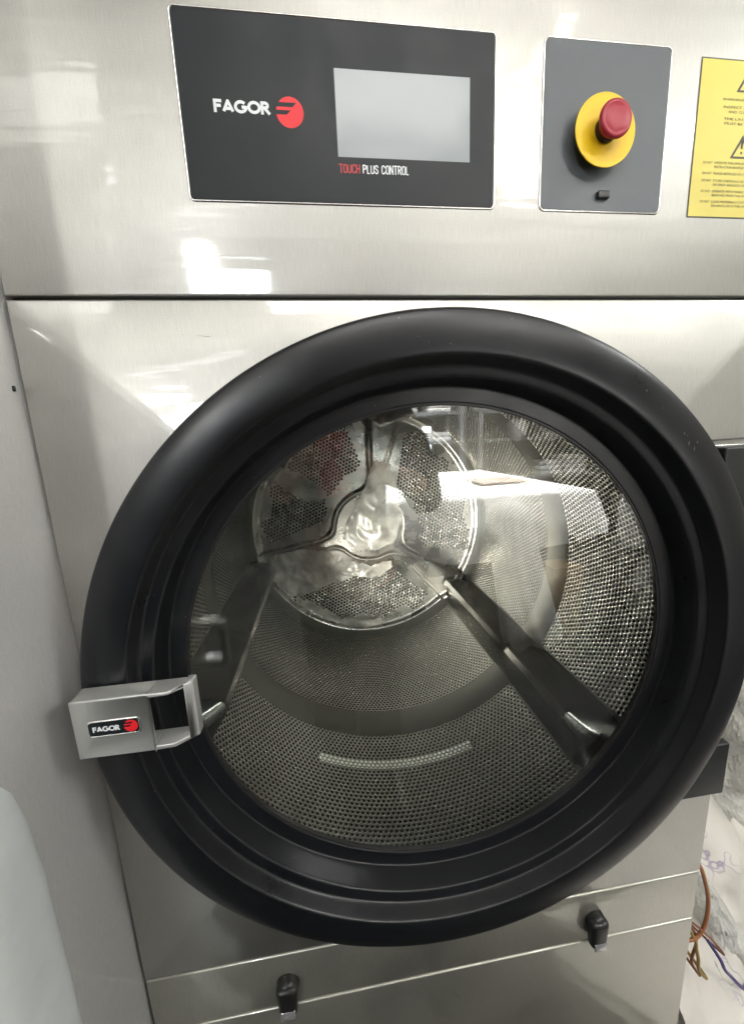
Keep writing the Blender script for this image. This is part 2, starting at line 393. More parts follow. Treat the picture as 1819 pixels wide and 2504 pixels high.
def lamp_tube(label, x, y0, y1, z):
    t = empty('ceiling_tube_lamp', label, 'lamp')
    box('housing', (x - .05, y0, z), (x + .05, y1, z + .05), M['frame_white'], t, .004)
    tube('tube', [(x, y0 + .02, z - .02), (x, (y0 + y1) / 2, z - .02), (x, y1 - .02, z - .02)], .018, M['tube_lit'], t)
lamp_tube('fluorescent tube lamp on the ceiling above the laundry table', 1.42, -2.35, -1.15, 1.5)
def bulb(label, p, r=.09):
    t = empty('hanging_bulb_lamp', label, 'lamp')
    tube('cord', [(p[0], p[1], Z1 - .01), (p[0], p[1], (Z1 + p[2]) / 2), (p[0], p[1], p[2] + r)], .004, M['blackp'], t, 6, 2)
    bm = bmesh.new(); bmesh.ops.create_uvsphere(bm, u_segments=20, v_segments=12, radius=r)
    for q in bm.verts: q.co += Vector(p)
    finish(bm, 'bulb', M['bulb_lit'], t, smooth=180)
    l = bpy.data.lights.new('bulb_light', 'POINT'); l.energy = 50; l.shadow_soft_size = .07; l.color = (1, .97, .92)
    lo = bpy.data.objects.new('bulb_light', l); lo.location = (p[0], p[1] + .17, p[2] - .01); col.objects.link(lo)
bulb('small bright bulb hanging right of the shelving', (2.1, -3.0, 1.40))
bulb('small bright bulb hanging low on the left', (-.95, -3.0, .62))

# laundry table with white cloth, seen mirrored in the door glass
cloth_m = mat('white_cotton', (0.80, 0.80, 0.79), 0.85); v = mapped(cloth_m)
L(cloth_m, bump(cloth_m, noise_tex(cloth_m, v, 9, 3), 0.5, 0.02), B(cloth_m).inputs['Normal'])
wood_m = mat('dark_painted_legs', (0.05, 0.05, 0.05), 0.5)
t = empty('laundry_table', 'dark framed folding table under the white cloth', 'table', loc=(0, 0, 0))
box('tabletop', (.62, -3.42, -.545), (1.90, -1.74, -.515), wood_m, t)
for lx in (.68, 1.84):
    for ly in (-3.36, -1.80): box('leg', (lx - .025, ly - .025, Z0), (lx + .025, ly + .025, -.545), wood_m, t)
box('stretcher', (.705, -1.815, -1.05), (1.815, -1.785, -1.0), wood_m, t)
def drape():
    # heightfield sheet: table rectangle plus overhang following the sides
    x0, x1, y0, y1, zt = .60, 1.92, -3.44, -1.72, -.50
    nu, nv = 90, 100; vs = []; fs = []
    for j in range(nv + 1):
        for i in range(nu + 1):
            u = i / nu * (x1 - x0 + .60) - .30; vv = j / nv * (y1 - y0 + .66) - .33
            px = x0 + min(max(u, 0), x1 - x0); py = y0 + min(max(vv, 0), y1 - y0)
            ox = u - min(max(u, 0), x1 - x0); oy = vv - min(max(vv, 0), y1 - y0)
            drop = max(abs(ox), abs(oy)) if (ox and oy) else abs(ox) + abs(oy)
            drop *= 1.0 - .25 * math.sin(px * 3.1 + 1) * (oy > 0)
            s = 7.0 * (px + py); wv = math.sin(s) * .5 + math.sin(s * 2.3 + 1) * .3
            out = min(drop * .25, .05) + wv * drop * .14
            sx = (1 if ox > 0 else -1 if ox < 0 else 0); sy = (1 if oy > 0 else -1 if oy < 0 else 0)
            nz = noise.noise(Vector((px * 4, py * 4, 0))) * .006 if drop == 0 else 0
            vs.append((px + sx * out, py + sy * out, zt - drop * .95 + nz))
    for j in range(nv):
        for i in range(nu):
            a = j * (nu + 1) + i; fs.append((a, a + 1, a + nu + 2, a + nu + 1))
    o = mesh('tablecloth', vs, fs, cloth_m, smooth=True)
    tag(o, 'white cloth draped over the folding table', 'tablecloth')
drape()
def fold_stack(label, x, y, z, n, wd=.26, dp=.3, group='folded linen on the shelves', m=None):
    bm = bmesh.new()
    for k in range(n):
        dx = random.uniform(-.015, .015); bbox(bm, (x - wd / 2 + dx, y - dp / 2, z + k * .052), (x + wd / 2 + dx, y + dp / 2, z + k * .052 + .047), .018, 3)
    o = finish(bm, 'linen_stack', m or cloth_m, smooth=60); tag(o, label, 'linen', group)
nap_m = mat('brown_print_napkin', (0.30, 0.18, 0.12), 0.8)
L(nap_m, mixcol(nap_m, noise_tex(nap_m, mapped(nap_m), 9, 4), (0.22, 0.09, 0.05), (0.62, 0.58, 0.52)), B(nap_m).inputs['Base Color'])
o = box('place_mat', (1.38, -2.50, -.487), (1.74, -2.16, -.478), nap_m, None, .003); tag(o, 'brown and cream printed mat lying on the white cloth', 'mat')
# heap of sheets hanging from the near corner of the table, cardboard box beneath, garment on the right
def hanging(name, label, pts, thick, cat, seed, m=None):
    """a hanging bunch of cloth: ring of folds lofted down a centre line (x,y,z,rx,ry)"""
    n = 64; ls = []
    for k, (x, y, z, rx, ry) in enumerate(pts):
        l = []
        for i in range(n):
            a = 2 * PI * i / n; f = 1 + thick * math.sin(a * 7 + seed + k * .35) + thick * .6 * math.sin(a * 12 + seed * 2 - k * .5)
            l.append((x + rx * f * math.cos(a), y + ry * f * math.sin(a), z + .02 * math.sin(a * 5 + k)))
        ls.append(l)
    o = loops(name, ls, m or cloth_m, None, True, True, 180); tag(o, label, cat); return o
hanging('bed_sheet', 'bunched white sheet hanging down from the table corner', [(1.33, -1.64, -.52, .03, .02), (1.32, -1.62, -.60, .11, .05), (1.34, -1.60, -.85, .13, .07), (1.38, -1.58, -1.05, .15, .08), (1.44, -1.56, -1.30, .17, .09), (1.45, -1.56, -1.38, .15, .08)], .14, 'sheet', 1)
hanging('bed_sheet', 'long white sheet hanging from a rail at the far right', [(2.02, -1.52, -.40, .05, .03), (2.05, -1.52, -.55, .10, .05), (2.08, -1.52, -.80, .12, .06), (2.12, -1.52, -1.05, .13, .07), (2.12, -1.52, -1.25, .10, .06)], .16, 'sheet', 3)
card_m = mat('cardboard', (0.42, 0.28, 0.16), 0.8)
o = box('cardboard_box', (1.60, -1.78, -1.395), (1.80, -1.62, -.95), card_m, None, .004); tag(o, 'tall brown cardboard box under the table', 'box')
# drying frame under/right of table
t = empty('folding_rack', 'dark folding laundry rack in front of the table', 'rack')
for a, b in (((1.62, -1.50, -.72), (2.15, -1.50, -1.38)), ((2.12, -1.46, -.70), (1.66, -1.46, -1.38)), ((1.70, -1.48, -.86), (2.15, -1.48, -.80)), ((1.74, -1.48, -1.10), (2.15, -1.48, -1.05)), ((1.92, -1.52, -.75), (1.92, -1.52, -1.38))):
    tube('bar', [a, tuple((a[i] + b[i]) / 2 for i in range(3)), b], .018, wood_m, t, 8, 2)
# shelving units
shelf_m = mat('grey_shelf_steel', (0.30, 0.31, 0.33), 0.4, 0.5)
bag_m = mat('dark_bag', (0.03, 0.03, 0.035), 0.45)
for (a, b, lab) in ((.90, 1.72, 'grey metal shelving unit in front of the low window'), (1.93, 3.3, 'grey metal shelving unit beyond the table, holding linen and dark bags')):
    t = empty('shelving_unit', lab, 'shelves')
    for px in (a, b):
        for py in (-3.50, -3.95): box('post', (px - .02, py - .02, Z0), (px + .02, py + .02, .55), shelf_m, t)
    for z in (-1.1, -.62, -.20, .10, .45): box('shelf', (a, -3.97, z - .015), (b, -3.48, z + .012), shelf_m, t)
LV = {.112: 'upper shelf', -.188: 'middle shelf', -.608: 'lower shelf'}
for i, (x, z, n) in enumerate(((2.95, -.188, 3), (3.12, -.188, 2), (3.1, -.608, 4), (2.8, -.608, 3), (1.15, .112, 2), (1.52, .112, 3), (1.5, -.188, 2), (2.12, .112, 2))):
    fold_stack('stack of %s folded white linens on the %s of the %s shelving unit' % ({2: 'two', 3: 'three', 4: 'four'}[n], LV[z], 'far' if x > 1.9 else 'near'), x, -3.72, z, n)
for x, z in ((2.2, -.188), (2.45, -.188), (2.68, .112), (2.3, -.608), (2.55, -.608), (1.25, -.188), (1.1, -.608), (1.5, -.608)):
    bm = bmesh.new(); bmesh.ops.create_icosphere(bm, subdivisions=3, radius=1)
    for q in bm.verts:
        f = 1 + .25 * noise.noise(q.co * 2.2 + Vector((x * 9, z * 9, 0))); q.co = Vector((x + q.co.x * .11 * f, -3.72 + q.co.y * .14 * f, z + .1 + max(q.co.z, -.85) * .115 * f))
    o = finish(bm, 'laundry_bag', random.choice([bag_m, bag_m, cloth_m]), smooth=180); tag(o, 'lumpy %s bag on the %s, %s shelving unit, %s' % ('white' if o.data.materials[0] is cloth_m else 'dark', LV[z], 'far' if x > 1.9 else 'near', 'near left post' if x in (2.2, 1.25, 2.3, 1.1) else 'near middle'), 'bag', 'bags on the shelves')
o = box('storage_cabinet', (1.95, -5.2, Z0 + .002), (4.4, -4.6, .9), dark_m, None, .01); tag(o, 'dark tall storage cabinet standing behind the shelving', 'cabinet')

# ================================================================== NEIGHBOURING MACHINE (left)
t = empty('neighbour_machine', 'stainless side of the neighbouring machine at the far left', 'washing machine')
box('side_panel', (-.60, -.165, Z0 + .01), (-.004, .75, .36), M['steel_side'], t, .003)
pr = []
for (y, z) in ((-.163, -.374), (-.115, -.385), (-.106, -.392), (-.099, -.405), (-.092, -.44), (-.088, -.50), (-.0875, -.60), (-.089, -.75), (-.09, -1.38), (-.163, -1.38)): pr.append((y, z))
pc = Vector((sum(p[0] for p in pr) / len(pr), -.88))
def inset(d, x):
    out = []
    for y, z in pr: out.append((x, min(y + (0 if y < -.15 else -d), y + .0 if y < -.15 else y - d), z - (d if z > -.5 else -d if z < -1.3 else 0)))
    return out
loops('light_patch', [inset(0, -.0042), inset(.0015, -.0030), inset(.005, -.0018), inset(.010, -.0010), inset(.016, -.0007)], M['pale'], t, cap_last=True, smooth=180)  # bright area of light built as a pale raised shape

box('seam', (-.0033, -.1447, -1.38), (-.0008, -.1437, -.40), M['gap'], t)
box('screw', (-.0045, -.0075, -.0795), (-.0020, -.0052, -.0745), M['blackp'], t, .0008)

# ================================================================== THE DRYER
CX, CZ = .3915, -.392
W = .785
dry = empty('tumble_dryer', 'large stainless tumble dryer with round black porthole door', 'tumble dryer')
# fascia (above the seam)
box('fascia_panel', (.0, .0, .0016), (W, .022, .36), M['steel'], dry, .0016, 3)
# door panel with circular opening
def holed(name, x0, x1, z0, z1, hr, m):
    n = 180; angs = [2 * PI * i / n for i in range(n)]
    for X in (x0, x1):
        for Z in (z0, z1): angs.append(math.atan2(Z - CZ, X - CX) % (2 * PI))
    angs.sort()
    def rect(ins, y):
        l = []
        for a in angs:
            c, s = math.cos(a), math.sin(a)
            tx = ((x1 - CX) / c if c > 0 else (x0 - CX) / c) if abs(c) > 1e-9 else 1e9
            tz = ((z1 - CZ) / s if s > 0 else (z0 - CZ) / s) if abs(s) > 1e-9 else 1e9
            tt = min(tx, tz); X, Z = CX + tt * c, CZ + tt * s
            l.append((min(max(X, x0 + ins), x1 - ins), y, min(max(Z, z0 + ins), z1 - ins)))
        return l
    circ = lambda r, y: [(CX + r * math.cos(a), y, CZ + r * math.sin(a)) for a in angs]
    b = .0018
    return loops(name, [circ(hr, .02), circ(hr, 0), rect(b, 0), rect(b * .29, b * .29), rect(0, b), rect(0, .022)], m, dry, smooth=50)
holed('door_panel', 0, W, -.7915, -.0016, .352, M['steel'])
box('lint_drawer_front', (.0, .0005, -.8815), (W, .022, -.7950), M['steel_low'], dry, .0022, 3)
box('plinth_panel', (.0, .0, Z0 + .004), (W, .022, -.8840), M['steel_low'], dry, .0022, 3)
for z0, z1 in ((-.0016, .0016), (-.7950, -.7915), (-.8840, -.8815)):
    pass
box('seam_backing', (.002, .006, -.90), (W - .002, .018, -.7501), M['gap'], dry)
box('seam_backing', (.002, .006, -.02), (W - .002, .018, .02), M['gap'], dry)
bm = bmesh.new()
bbox(bm, (.0, .0222, Z0 + .004), (.0015, .86, .36)); bbox(bm, (W - .0015, .0222, Z0 + .004), (W, .86, .36)); bbox(bm, (.0016, .858, Z0 + .004), (W - .0016, .86, .36)); bbox(bm, (.0016, .0222, .3585), (W - .0016, .857, .36))
finish(bm, 'casing', M['steel_low'], dry)

scratch_m = mat('scratch', (.16, .155, .14), .5)
for pts in (((.1535, -.0322), (.1675, -.0338), (.1700, -.0334), (.1665, -.0343)), ((.1425, -.0315), (.1450, -.0318), (.1455, -.0316), (.1440, -.0320)), ((.4000, -.9250), (.4100, -.9420), (.4106, -.9418), (.4025, -.9262))):
    mesh('scratch_mark', [(x, -.00012 if z > -.9 else -.00012, z) for x, z in pts], [(0, 1, 2, 3)], scratch_m, dry)
def recess(name, x0, x1, z0, z1, r, m):
    """pressed lip round a cut-out, panel film slightly sunk inside"""
    def lp(ins, y): return [(x, y, z) for x, z in rrect(x0 + ins, x1 - ins, z0 + ins, z1 - ins, max(r - ins, .0006))]
    lip = loops('pressed_lip', [lp(-.0016, -.0001), lp(-.0010, -.0008), lp(-.0004, -.0010), lp(.0, -.0008), lp(.0004, -.0002)], M['edge'], None, smooth=60)
    p = loops(name, [lp(.00035, -.0001), lp(.00035, -.0004), lp(.0006, -.0006)], m, dry, cap_last=True)
    lip.parent = p
    return p
cp = recess('control_panel', .1650, .4445, .0795, .2190, .0035, M['panel'])
PY = -.0007
flat('touch_screen', [(.297, .117), (.4205, .117), (.4205, .184), (.297, .184)], PY, M['screen'], cp)
strokes('lettering', 'FAGOR', lambda c: WIDE[c], .1925, .1462, PY, .0098, .0024, .26, .0472, M['white'], cp)
strokes('lettering', 'TOUCH', cond, .2972, .1042, PY, .0074, .00095, .20, .0192, M['dullred'], cp)
strokes('lettering', 'PLUS CONTROL', cond, .3188, .1042, PY, .0074, .00095, .20, .0432, M['white'], cp)
def logo(cx, cz, r, y, parent, dark):
    flat('logo_disc', arc(cx, cz, r, r, 0, 360, 48)[:-1], y, M['red'], parent)
    s = r / .0118; vs = []; fs = []
    for k, poly in enumerate(([(-.0125, .0074), (.0060, .0074), (.0024, .0040), (-.0125, .0040)], [(-.0125, .0016), (.0008, .0016), (-.0030, -.0018), (-.0125, -.0018)])):
        b = len(vs)
        for px, pz in poly:
            if px < -.012:  px = -math.sqrt(max(.0122 ** 2 - pz ** 2, 0))
            vs.append((cx + px * s, y - .00003, cz + pz * s))
        fs.append(tuple(range(b, b + 4)))
    mesh('logo_stripe', vs, fs, dark, parent)
logo(.2567, .1490, .0118, PY, cp, M['panel'])
sp = recess('stop_panel', .4925, .6215, .0795, .2195, .0045, M['panel_grey'])
box('indicator_plug', (.5515, -.0045, .0898), (.5635, -.0004, .0962), M['blackp'], sp, .0006)
BX, BZ = .5490, .1410
revolve('legend_disc', [(.0, -.0125), (.0303, -.0125), (.0306, -.0121), (.0303, -.0112), (.012, -.0105)], (BX, BZ), M['yellow'], sp, 96, 40)
revolve('stop_collar', [(.0108, -.0006), (.0112, -.012), (.0112, -.0152), (.0102, -.0164), (.0, -.0164)], (BX, BZ), M['blackp'], sp, 64, 40)
revolve('stop_button', [(0.0098, -0.01646), (0.0102, -0.01877), (0.0118, -0.02154), (0.0148, -0.02326), (0.0155, -0.02458), (0.0155, -0.02603), (0.0147, -0.02735), (0.0128, -0.02788), (0.0122, -0.02761), (0.0116, -0.02801), (0.006, -0.02841), (0.0, -0.02847)], (BX - .0005, BZ), M['cap'], sp, 96)
# yellow warning label
wl = flat('warning_label', [(.6545, .0765), (.7420, .0765), (.7420, .2150), (.6545, .2150)], -.0003, M['label_ink'], dry)
flat('label_field', [(.6557, .0777), (.7408, .0777), (.7408, .2138), (.6557, .2138)], -.0004, M['label_yellow'], wl)
def triangle(cx, cz, w_, h_):
    o = [(cx - w_ / 2, cz), (cx + w_ / 2, cz), (cx, cz + h_)]; k = .72
    i = [(cx + (x - cx) * k, cz + .0018 + (z - cz) * k * .95) for x, z in o]
    vs = [(x, -.0006, z) for x, z in o + i]
    mesh('warning_sign', vs, [(0, 1, 4, 3), (1, 2, 5, 4), (2, 0, 3, 5)], M['label_ink'], wl)
triangle(.7095, .1880, .027, .022); triangle(.7095, .1310, .025, .021)
flat('sign_mark', [(.7085, .1395), (.7105, .1395), (.7108, .1470), (.7082, .1470)], -.0006, M['label_ink'], wl)
flat('sign_mark', [(.7085, .1350), (.7105, .1350), (.7105, .1372), (.7085, .1372)], -.0006, M['label_ink'], wl)
flat('sign_mark', [(.7075, .1935), (.7115, .1935), (.7125, .1995), (.7095, .2035), (.7065, .1995)], -.0006, M['label_ink'], wl)
textmesh('label_print', [(.7095, .1805, 'WARNING: FLAMMABLE', .056, 'CENTER'), (.7095, .1740, 'INSPECT AIR INTAKE', .052, 'CENTER'), (.7095, .1700, 'AND CLEAN DAILY', .040, 'CENTER'),
  (.7095, .1640, 'THE LINT SCREEN', .048, 'CENTER'), (.7095, .1600, 'MUST BE CLEANED', .046, 'CENTER'),
  (.6670, .1255, 'DO NOT', .0105, 'LEFT'), (.6800, .1255, 'OPERATE THIS APPLIANCE WITHOUT', .057, 'LEFT'), (.6800, .1218, 'INSTRUCTION BOOKLET', .036, 'LEFT'),
  (.6672, .1160, 'DO NOT', .0105, 'LEFT'), (.6802, .1160, 'PLACE ARTICLES ON OR AROUND', .055, 'LEFT'),
  (.6674, .1095, 'DO NOT', .0105, 'LEFT'), (.6804, .1095, 'STORE CHEMICALS OR FLAMMABLES', .057, 'LEFT'), (.6804, .1058, 'OR SPRAY AEROSOLS NEARBY', .046, 'LEFT'),
  (.6676, .1000, 'DO NOT', .0105, 'LEFT'), (.6806, .1000, 'OPERATE WITH PANELS OR GUARDS', .057, 'LEFT'), (.6806, .0963, 'REMOVED FROM THIS APPLIANCE', .052, 'LEFT'),
  (.6678, .0905, 'DO NOT', .0105, 'LEFT'), (.6808, .0905, 'LOAD MATERIALS CONTAINING', .052, 'LEFT'), (.6808, .0868, 'SOLVENTS INTO THIS APPLIANCE', .054, 'LEFT')], M['label_ink'], wl, -.0006, .0030)
# quarter-turn latches on the lint drawer
def latch(x, z):
    k = revolve('drawer_latch', [(.0, -.0135), (.0095, -.0130), (.0124, -.0108), (.0138, -.0066), (.0144, -.0016), (.0144, .0004)], (x, z), M['blackp'], dry, 40)
    k['label'] = 'black latch on the drawer front'
    bm = bmesh.new(); bbox(bm, (x - .0140, -.0165, z - .036), (x + .0140, -.0006, z + .010), .0068, 4)
    for q in bm.verts:
        if q.co.z < z - .02: q.co.x = x + (q.co.x - x) * .86
    finish(bm, 'latch_lever', M['blackp'], k, smooth=60)
    bm = bmesh.new(); bbox(bm, (x - .0095, -.0156, z - .0345), (x + .0095, -.0132, z - .0225), .0011, 3)
    for q in bm.verts: q.co.y += (z - .028 - q.co.z) * -.12 - .0018
    finish(bm, 'latch_face', M['chrome_lat'], k, smooth=60)
latch(.1720, -.842); latch(.6160, -.842)

# ---------------------------------------------------------------- door
prof = [(.3690, -.0005), (.3712, -.0005), (.3722, -.004), (.3726, -.015), (.3729, -.031), (.3727, -.0345), (.3716, -.0372), (.3695, -.0386), (.3640, -.0400), (.3560, -.0410), (.3460, -.0412), (.3370, -.0405), (.3322, -.0395),
        (.3308, -.0382), (.3300, -.0362), (.3272, -.0280), (.3258, -.0240), (.3248, -.0222), (.3234, -.0214), (.3160, -.0190), (.3146, -.0182), (.3138, -.0170), (.3128, -.0120), (.3105, .0020), (.3098, .0070), (.3092, .0088), (.3078, .0096),
        (.2945, .0116), (.2930, .0119), (.2922, .0126), (.2918, .0170), (.2930, .0220), (.3500, .0240), (.3600, .0010)]
def fine(pr):
    """round the profile with one Chaikin pass, keeping its ends"""
    for _ in range(2):
        q = [pr[0]]
        for i in range(len(pr) - 1):
            a, b = pr[i], pr[i + 1]
            q += [(a[0] * .75 + b[0] * .25, a[1] * .75 + b[1] * .25), (a[0] * .25 + b[0] * .75, a[1] * .25 + b[1] * .75)]
        pr = q + [pr[-1]]
    return pr
door = revolve('door', fine(prof), (CX, CZ), M['ring'], dry, 360)
revolve('door_glass', [(.0, .0128), (.2935, .0128), (.2935, .0168), (.0, .0168)], (CX, CZ), M['glass'], door, 256, 30)
revolve('gasket', [(.2935, .0126), (.2905, .0122), (.2895, .0128), (.2905, .0186), (.2935, .0186)], (CX, CZ), M['blackp'], door, 256, 60)
# scuffs on the ring's upper right
scuff_m = mat('scuff', (.35, .36, .36), .6)
for (a, r, ln, an) in ((43.5, .3465, .0065, 92), (42.0, .3475, .0055, 84), (45.5, .349, .003, 100), (42.5, .354, .003, 90), (56, .353, .003, 60), (262, .352, .0016, 30)):
    a = math.radians(a); c = Vector((CX + r * math.cos(a), CZ + r * math.sin(a))); d = Vector((math.cos(math.radians(an)), math.sin(math.radians(an)))) * ln / 2; nn = Vector((-d.y, d.x)).normalized() * .00032
    mesh('scuff_mark', [(q.x, -.0416, q.y) for q in (c - d, c - d * .2 - nn, c + d, c + d * .1 + nn)], [(0, 1, 2, 3)], scuff_m, door)
# hinge blocks
for z0, z1 in ((-.2450, -.1600), (-.6130, -.5370)):
    box('hinge', (.696, -.0350, z0), (.7575, -.0006, z1), M['hinge'], door, .0025, 4)
# ---- handle
def handle():
    bm = bmesh.new()
    # plan outline (x,y) of the bracket: front face, bend, and end; extruded in z, opening cut by building it from pieces
    zt, zb = -.3535, -.4115
    xs = [(.0265, -.0650), (.0950, -.0655), (.1100, -.0650), (.1270, -.0545)]
    th = .024
    def prism(outer, inner, z0, z1, bev=.0012):
        n = len(outer); vs = []
        for z in (z0, z1):
            for p in outer + inner[::-1]: vs.append(bm.verts.new((p[0], p[1], z)))
        m_ = 2 * n
        fs = [bm.faces.new([vs[i] for i in range(m_)][::-1]), bm.faces.new([vs[m_ + i] for i in range(m_)])]
        for i in range(m_): fs.append(bm.faces.new((vs[i], vs[(i + 1) % m_], vs[m_ + (i + 1) % m_], vs[m_ + i])))
    front = [(.0265, -.0650), (.0930, -.0655)]; back = [(.0265, -.0430), (.0930, -.0430)]
    prism(front, [(.0265, -.0625), (.0930, -.0630)], zb, zt)
    prism([(.0265, -.0625), (.0930, -.0630)], back, zt - .0035, zt); prism([(.0265, -.0625), (.0930, -.0630)], back, zb, zb + .0045)
    prism([(.0265, -.0625), (.0300, -.0625)], [(.0265, -.0430), (.0300, -.0430)], zb + .0045, zt - .0035)
    tf = [(.0930, -.0655), (.1100, -.0648), (.1210, -.0570)]; tb = [(.0930, -.0430), (.1100, -.0430), (.1210, -.0430)]
    prism(tf, tb, zt - .0035, zt); prism(tf, tb, zb, zb + .0045)
    ef = [(.1210, -.0570), (.1285, -.0520)]; eb = [(.1210, -.0400), (.1285, -.0400)]
    prism(ef, eb, zb, zt)
    bmesh.ops.remove_doubles(bm, verts=bm.verts, dist=1e-5)
    bmesh.ops.recalc_face_normals(bm, faces=bm.faces)
    es = [e for e in bm.edges if len(e.link_faces) == 2 and e.calc_face_angle(0) > .3]
    bmesh.ops.bevel(bm, geom=es, offset=.0011, segments=3, profile=.5, affect='EDGES')
    h = finish(bm, 'handle', M['handle'], door, smooth=40)
    return h
h = handle()
hy = -.0656
def lp(ins, y, r=.003): return [(x, y, z) for x, z in rrect(.0395 + ins, .0830 - ins, -.3895 + ins, -.3745 - ins, r)]
# ------ badge
bd = loops('badge', [lp(-.0008, hy + .0003), lp(-.0003, hy - .0003), lp(.0003, hy - .0004), lp(.0007, hy - .0001)], M['edge'], h, smooth=60)
loops('badge', [lp(.0006, hy + .0002), lp(.0006, hy - .0002)], M['panel'], h, cap_last=True)
strokes('lettering', 'FAGOR', lambda c: WIDE[c], .0430, -.3848, hy - .0003, .0054, .0013, .26, .0230, M['white'], h)
flat('logo_disc', arc(.0755, -.3820, .0060, .0060, 0, 360, 40)[:-1], hy - .0003, M['red'], h)
mesh('logo_stripe', [(.0695, hy - .00034, -.3784), (.0778, hy - .00034, -.3782), (.0762, hy - .00034, -.3798), (.0695, hy - .00034, -.3798), (.0694, hy - .00034, -.3811), (.0760, hy - .00034, -.3811), (.0742, hy - .00034, -.3828), (.0694, hy - .00034, -.3828)], [(0, 1, 2, 3), (4, 5, 6, 7)], M['panel'], h)

# ---------------------------------------------------------------- drum
DR = .36
def drum():
    n = 256; ys = [.056, .066, .10, .16, .22, .285, .298, .302, .335, .368, .372, .42, .50, .58, .66, .690, .704, .716, .726]
    rs = [DR] * 7 + [DR - .0012, DR - .0016, DR - .0012] + [DR] * 5 + [DR, DR - .003, DR - .010, DR - .020]
    vs, fs, uvs = [], [], []
    for i in range(n + 1):
        t = -PI + 2 * PI * i / n
        for r, y in zip(rs, ys): vs.append((CX + r * math.cos(t), y, CZ + r * math.sin(t)))
    k = len(ys)
    for i in range(n):
        for q in range(k - 1):
            fs.append((i * k + q, (i + 1) * k + q, (i + 1) * k + q + 1, i * k + q + 1))
            for a, b in ((i, q), (i + 1, q), (i + 1, q + 1), (i, q + 1)): uvs += [(-PI + 2 * PI * a / n) * DR, ys[b]]
    o = mesh('drum', vs, fs, M['drum'], dry, smooth=True)
    uvl = o.data.uv_layers.new(name='UVMap'); uvl.data.foreach_set('uv', uvs)
    return o
dr = drum()
revolve('bulkhead', [(.353, .020), (.353, .054), (.372, .054), (.372, .75)], (CX, CZ), M['gap'], dry, 128, 30)

ARMS = [80, 200, 320]
def smin(a, b, k):
    hh = max(k - abs(a - b), 0) / k; return min(a, b) - hh * hh * k * .25
def sdf(x, z):
    d = math.hypot(x, z) - .110
    for a in ARMS:
        t = math.radians(a); c, s = math.cos(t), math.sin(t)
        al, ac = x * c + z * s, -x * s + z * c
        if al > 0: d = smin(d, abs(ac) - (.022 + .16 * max(0, al - .15)), .035)
    return d
def ss(e0, e1, x):
    t = min(max((x - e0) / (e1 - e0), 0), 1); return t * t * (3 - 2 * t)
def plate():
    n, k = 560, 190; vs, fs = [(CX, .722, CZ)], []
    YB = .736
    for i in range(n):
        t = 2 * PI * i / n
        for q in range(1, k + 1):
            r = .343 * q / k; x, z = r * math.cos(t), r * math.sin(t); d = sdf(x, z)
            y = YB - .014 * (1 - ss(-.014, .004, d))
            y += .0065 * math.exp(-((d + .002) / .0032) ** 2) * -1         # rolled rim along the pressing
            y += -.012 * ss(.325, .343, r)
            y += .002 * noise.noise(Vector((x * 5, z * 5, 3)))
            vs.append((CX + x, y, CZ + z))
    for i in range(n):
        j = (i + 1) % n; fs.append((0, 1 + i * k, 1 + j * k))
        for q in range(k - 1): fs.append((1 + i * k + q, 1 + i * k + q + 1, 1 + j * k + q + 1, 1 + j * k + q))
    nf = len(fs); fm = [0] * nf
    # punched holes in three patches between the arms
    base = [(-.010, .322), (.026, .232), (-.02, .175), (-.060, .160), (-.100, .110), (-.128, .085), (-.122, .034), (-.190, .000), (-.301, -.036), (-.324, .026), (-.285, .050), (-.280, .085), (-.292, .120), (-.236, .165), (-.205, .235), (-.150, .262), (-.120, .300), (-.060, .325)]
    def inside(p, poly):
        c = False; j = len(poly) - 1
        for i in range(len(poly)):
            if (poly[i][1] > p[1]) != (poly[j][1] > p[1]) and p[0] < (poly[j][0] - poly[i][0]) * (p[1] - poly[i][1]) / (poly[j][1] - poly[i][1]) + poly[i][0]: c = not c
            j = i
        return c
    pt = .0104
    for a in (0, 120, 240):
        ca, sa = math.cos(math.radians(a)), math.sin(math.radians(a))
        for iu in range(-40, 5):
            for iv in range(-8, 40):
                u = (iu + .5 * (iv % 2)) * pt; vq = iv * pt * .866
                u, vq = u * math.cos(.35) - vq * math.sin(.35), u * math.sin(.35) + vq * math.cos(.35)
                if not inside((u, vq), base): continue
                x, z = u * ca - vq * sa, u * sa + vq * ca
                if math.hypot(x, z) > .333: continue
                dd = sdf(x, z)
                if dd < .010: continue
                y = YB + .002 * noise.noise(Vector((x * 5, z * 5, 3))) - .012 * ss(.325, .343, math.hypot(x, z))
                b = len(vs); m_ = 12
                for rr, yy in ((.0048, y - .0002), (.0044, y - .0011), (.0038, y - .0013), (.0034, y - .0008)):
                    for s in range(m_): vs.append((CX + x + rr * math.cos(2 * PI * s / m_), yy, CZ + z + rr * math.sin(2 * PI * s / m_)))
                for l in range(3):
                    for s in range(m_): fs.append((b + l * m_ + s, b + l * m_ + (s + 1) % m_, b + (l + 1) * m_ + (s + 1) % m_, b + (l + 1) * m_ + s)); fm.append(2)
                fs.append(tuple(b + 3 * m_ + s for s in range(m_))); fm.append(1)
    mesh('back_plate', vs, fs, None, dr, smooth=True, mats=[M['drumsteel'], M['hole'], M['rim']], fm=fm)
plate()
